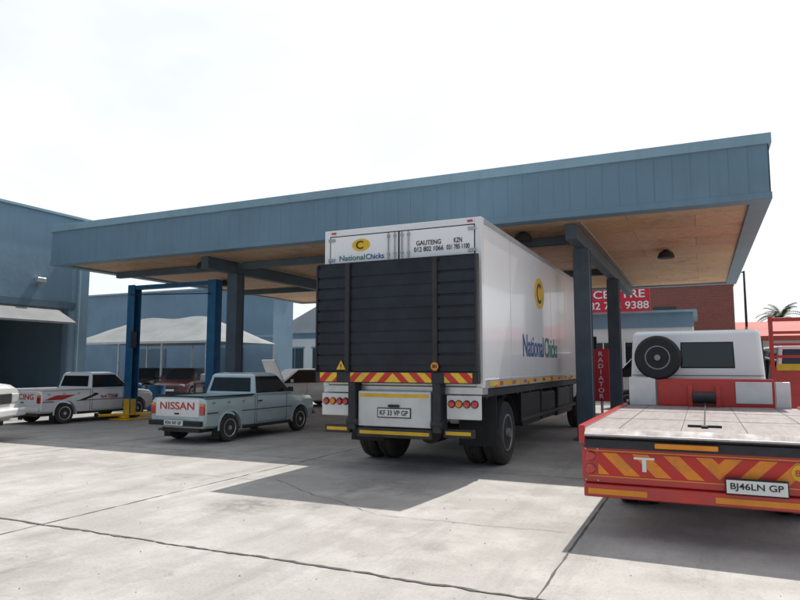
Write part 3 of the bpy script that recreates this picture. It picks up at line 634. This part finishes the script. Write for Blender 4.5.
box('number_plate',.15,.61,6.40,6.415,.50,.612,'plate',fb); text('plate_lettering','BJ46LN GP',(.38,6.398,.556),.40,.07,'-y','ink',fb)
for x in(-1.0,1.13):
    for z in(.62,.74): lathe('rear_lamp',[(0,.045),(.02,.045),(.028,.036),(.03,.003)],(x,6.498,z),(0,-1,0),'redlens',fb,18)
lathe('speed_disc',[(0,.07),(.004,.07)],(.72,6.49,.69),(0,-1,0),'yellow',fb,24); text('speed_text','80',(.72,6.484,.69),.085,.055,'-y','red',fb)
boxes('chassis',[(-.35,-.25,6.6,12.6,.58,.82),(.4,.5,6.6,12.6,.58,.82)]+[(-.9,1.05,7+i*.8,7.08+i*.8,.82,.9) for i in range(5)],'red',fb)
for sd,x in((1,.98),(-1,-.84)):
    wheel('rear_wheel',fb,x,8.3,.40,.22,sd,'rim',.56,.08,5); wheel('inner_wheel',fb,x-sd*.25,8.3,.40,.2,sd,'rim',.56,.02,5); wheel('front_wheel',fb,x,11.9,.40,.22,sd,'rim',.56,.03,5)
cyl('axle',(-.8,8.3,.4),(.95,8.3,.4),.08,'dark',fb)
cyl('winch_cable',(.0,7.0,1.02),(.02,10.3,1.06),.007,'dark',fb,8)
boxes('hook',[(-.03,.03,6.87,7.0,1.0,1.025),(-.15,.15,6.98,7.01,1.0,1.024)],'dark',fb,.005)
boxes('headboard',[(-.62,.90,10.52,10.60,1.0,1.40)],'red',fb,.012)
boxes('chequer_plates',[(-1.02,-.64,10.50,10.62,1.0,1.42),(.92,1.10,10.50,10.62,1.0,1.36),(.42,.88,10.505,10.52,1.05,1.36)],'alu',fb,.008)
boxes('winch_frame',[(-.2,-.14,10.40,10.5,1.0,1.30),(.16,.22,10.40,10.5,1.0,1.30)],'red',fb,.006)
cyl('winch_drum',(-.14,10.42,1.13),(.16,10.42,1.13),.08,'dark',fb,20)
boxes('wheel_rack',[(-.72,-.67,10.70,10.75,1.0,2.0),(-.53,-.48,10.70,10.75,1.0,2.0)],'dark',fb,.006)
g2=group('spare_wheel'); g2.parent=fb; g2.location=(-.60,10.58,1.71); g2.rotation_euler=(0,0,R(-90))
wheel('spare',g2,0,0,.33,.20,1,'rim',.52,.06,5,z=0,rubber='sparetyre')
obj('cab_shell',[(-1.06,10.85,.8),(.88,10.85,.8),(.88,12.9,.7),(-1.06,12.9,.7),(-.98,10.9,2.13),(.80,10.9,2.13),(.78,12.4,2.11),(-.96,12.4,2.11)],[(0,1,2,3),(7,6,5,4)]+[(i,(i+1)%4,4+(i+1)%4,4+i) for i in range(4)],'white',fb,False,.08,4)
pane('cab_rear_window',[(-.30,10.876,1.55),(.45,10.876,1.55),(.44,10.896,1.95),(-.29,10.896,1.95)],'glass',fb,.02,.006)
pane('cab_side_window',[(-1.02,12.3,1.45),(-1.02,11.1,1.45),(-.985,11.1,2.0),(-.985,12.15,2.0)],'glass',fb,.03,.02)
pane('cab_side_window',[(.85,11.1,1.45),(.85,12.3,1.45),(.815,12.15,2.0),(.815,11.1,2.0)],'glass',fb,.03,.02)
pane('cab_windscreen',[(.81,12.68,1.4),(-.99,12.68,1.4),(-.94,12.45,2.03),(.76,12.45,2.03)],'glass',fb,.05,.02)
boxes('cab_rear_seams',[(-1.0,.82,10.862,10.868,1.44,1.448)],'ink',fb)
# ------------------------------------------------------------ other vehicles
pickup('pickup_truck',(-9.78,12.35,0),-1.5,1.02,'silverblue','NISSAN','FDH 347 GP',0)
pickup('pickup_truck',(-16.62,13.75,0),-1,1.0,'white','RACING','BKT 201 GP',1)
pickup('pickup_truck',(-15.6,7.45,0),-62,1.42,'white','OFFROAD','CN 88 TP',2)
car('hatchback_car',(-14.3,21.6,0),150,1.0,'white',True)
car('sedan_car',(-22.6,24.3,0),-158,1.0,'darkred')
car('hatchback_car',(-25.8,25.2,0),-165,1.0,'darkcar')
def minibus(name,loc,rz,s=1):
    g=group(name,loc,rz,s)
    cs=[well(y,sd,.34,.38,.6,1.1) for y in(-1.4,1.35) for sd in(1,-1)]
    loft('body',[(-2.3,.80,.40,1.15),(-2.2,.84,.3,1.2),(1.4,.84,.28,1.2),(2.1,.80,.3,1.05),(2.3,.7,.4,.9)],'white',g,.01,cs)
    cabin(g,1.12,2.05,-2.22,1.9,.82,-2.1,1.0,.70,'white',(.25,.5,.75))
    for y in(-1.4,1.35):
        for sd in(1,-1): wheel('wheel',g,sd*.74,y,.33,.2,sd,'alu',.6,.03,5)
    for sd in(1,-1): box('tail_lamp',min(sd*.68,sd*.82),max(sd*.68,sd*.82),-2.31,-2.2,.8,1.12,'redlens',g,.02); box('head_lamp',min(sd*.5,sd*.72),max(sd*.5,sd*.72),2.12,2.27,.68,.86,'clens',g,.03)
    box('rear_bumper',-.8,.8,-2.38,-2.25,.38,.55,'black',g,.03)
minibus('minibus',(2.2,19.8,0),4)
minibus('minibus',(-1.0,25.5,0),80)
rt=group('red_ramp_trailer',(1.15,13.9,0),0)
boxes('frame',[(0,.07,-.1,-.03,.55,2.5),(.75,.82,-.1,-.03,.55,2.5),(0.07,.75,-.1,-.03,.55,.65),(0.07,.75,-.1,-.03,2.40,2.47)],'red',rt,.006)
boxes('rungs',[(.07,.75,-.09,-.04,.85+i*.22,.90+i*.22) for i in range(7)],'red',rt)
boxes('second_ramp',[(1.2,1.27,-.1,-.03,.55,2.5),(1.95,2.02,-.1,-.03,.55,2.5)]+[(1.27,1.95,-.09,-.04,.85+i*.22,.90+i*.22) for i in range(7)],'red',rt)
boxes('bed',[(-.1,2.15,0,4.6,.55,.7)],'red',rt,.01); boxes('side_boards',[(-.1,-.05,0.05,4.6,.7,1.1),(2.1,2.15,.05,4.6,.7,1.1)],'red',rt,.01)
boxes('yellow_reflector',[(.1,.7,-.108,-.1,1.5,1.62)],'yellow',rt)
boxes('ramp_plate',[(.07,.75,-.07,-.06,.65,1.5)],'red',rt)
for y in(1.8,2.7): wheel('wheel',rt,.05,y,.33,.2,-1,'rim',.58,.03,5); wheel('wheel',rt,2.0,y,.33,.2,1,'rim',.58,.03,5)
vs=group('red_vertical_sign'); box('board',-2.36,-1.98,16.0,16.04,.75,1.98,'signred',vs,.006)
text('lettering','R\nA\nD\nI\nA\nT\nO\nR',(-2.17,15.996,1.365),.13,1.1,'-y','white',vs)
cyl('post',(-2.17,16.06,0),(-2.17,16.06,1.9),.03,'steel',vs); cyl('foot',(-2.17,16.06,0),(-2.17,16.06,.05),.22,'black',vs,20)
for i,(x,y,m) in enumerate(((-18.2,17.1,'liftblue'),(-17.5,17.4,'liftblue'),(-12.6,17.6,'red'),(-18.3,18.0,'dark'))):
    lathe('oil_drum',[(0,.29),(.3,.29),(.31,.3),(.33,.29),(.58,.29),(.59,.3),(.61,.29),(.88,.29),(.88,.27),(.86,.27)],(x,y,0),(0,0,1),m,None,24)
for (x,y,n) in((-14.0,17.2,4),(-13.2,17.8,3),(-16.6,19.2,5)):
    tg=group('tyre_stack',(x,y,0))
    for k in range(n):
        lathe('tyre_%d'%k,[(0,.18),(0,.27),(.03,.31),(.08,.325),(.13,.31),(.17,.27),(.17,.18)],(random.uniform(-.03,.03),random.uniform(-.03,.03),k*.175),(0,0,1),'tyre',tg,28)
tc=group('tool_cabinet',(-15.0,18.6,0)); box('body',-.4,.4,-.25,.25,.15,1.0,'red',tc,.015)
boxes('drawers',[(-.37,.37,-.262,-.25,.2+i*.13,.31+i*.13) for i in range(6)],'red',tc,.004); boxes('handles',[(-.25,.25,-.275,-.262,.27+i*.13,.285+i*.13) for i in range(6)],'steel',tc)
for sx in(-.3,.3):
    for sy in(-.2,.2): cyl('castor',(sx-.02,sy,.07),(sx+.02,sy,.07),.07,'black',tc)
wb=group('workbench',(-17.2,20.3,0)); boxes('frame',[(-1,-.93,-.3,-.23,0,.85),(.93,1,-.3,-.23,0,.85),(-1,-.93,.23,.3,0,.85),(.93,1,.23,.3,0,.85),(-1,1,-.3,.3,.85,.91),(-.9,.9,-.22,.22,.3,.34)],'dark',wb,.005)
boxes('parts',[(-.8,-.4,-.15,.2,.91,1.25),(-.1,.25,-.2,.1,.91,1.1),(.5,.8,-.1,.2,.91,1.4),(-.6,.0,-.2,.2,.34,.6)],'grey',wb,.03)
# ------------------------------------------------------------ light, sky, camera
EL=58
sd=Vector((.05,math.cos(R(EL)),math.sin(R(EL)))).normalized()
L=bpy.data.lights.new('sun','SUN'); L.energy=5.0; L.angle=R(.55); L.color=(1,.965,.91)
lo=bpy.data.objects.new('sun',L); COL.objects.link(lo); lo.rotation_euler=sd.to_track_quat('Z','Y').to_euler()
W=bpy.data.worlds.new('World'); S.world=W; W.use_nodes=True; nt=W.node_tree; nt.nodes.clear()
out=nt.nodes.new('ShaderNodeOutputWorld')
sk=nt.nodes.new('ShaderNodeTexSky'); sk.sky_type='NISHITA'; sk.sun_disc=False; sk.sun_elevation=R(EL); sk.sun_rotation=math.atan2(sd.x,sd.y); sk.dust_density=3
b1=nt.nodes.new('ShaderNodeBackground'); b1.inputs[1].default_value=.14; nt.links.new(sk.outputs[0],b1.inputs[0])
tc_=nt.nodes.new('ShaderNodeTexCoord'); mp=nt.nodes.new('ShaderNodeMapping'); mp.inputs['Scale'].default_value=(1,1,2.4); nt.links.new(tc_.outputs['Generated'],mp.inputs[0])
b2=nt.nodes.new('ShaderNodeBackground'); b2.inputs[0].default_value=(.945,.975,1,1); b2.inputs[1].default_value=1.12
dt=nt.nodes.new('ShaderNodeVectorMath'); dt.operation='DOT_PRODUCT'; nt.links.new(tc_.outputs['Generated'],dt.inputs[0]); dt.inputs[1].default_value=(-.2,.85,.45)
toward=ramp(nt,dt.outputs['Value'],-.35,.35,.16,1.0)
cl=ramp(nt,noise(nt,mp.outputs[0],1.7,6,.5,.3),.38,.60,.66,1.0)
mx=nt.nodes.new('ShaderNodeMixShader'); nt.links.new(math_(nt,'MULTIPLY',toward,cl),mx.inputs[0])
nt.links.new(b1.outputs[0],mx.inputs[1]); nt.links.new(b2.outputs[0],mx.inputs[2]); nt.links.new(mx.outputs[0],out.inputs[0])
cam=bpy.data.cameras.new('camera'); co=bpy.data.objects.new('camera',cam); COL.objects.link(co)
cam.sensor_width=36; cam.lens=29.25; cam.clip_end=2000; cam.clip_start=.05
co.location=(0,0,1.6); co.rotation_euler=(R(90+5.71),0,R(24.8)); S.camera=co
S.view_settings.view_transform='Standard'; S.view_settings.look='None'; S.view_settings.exposure=0
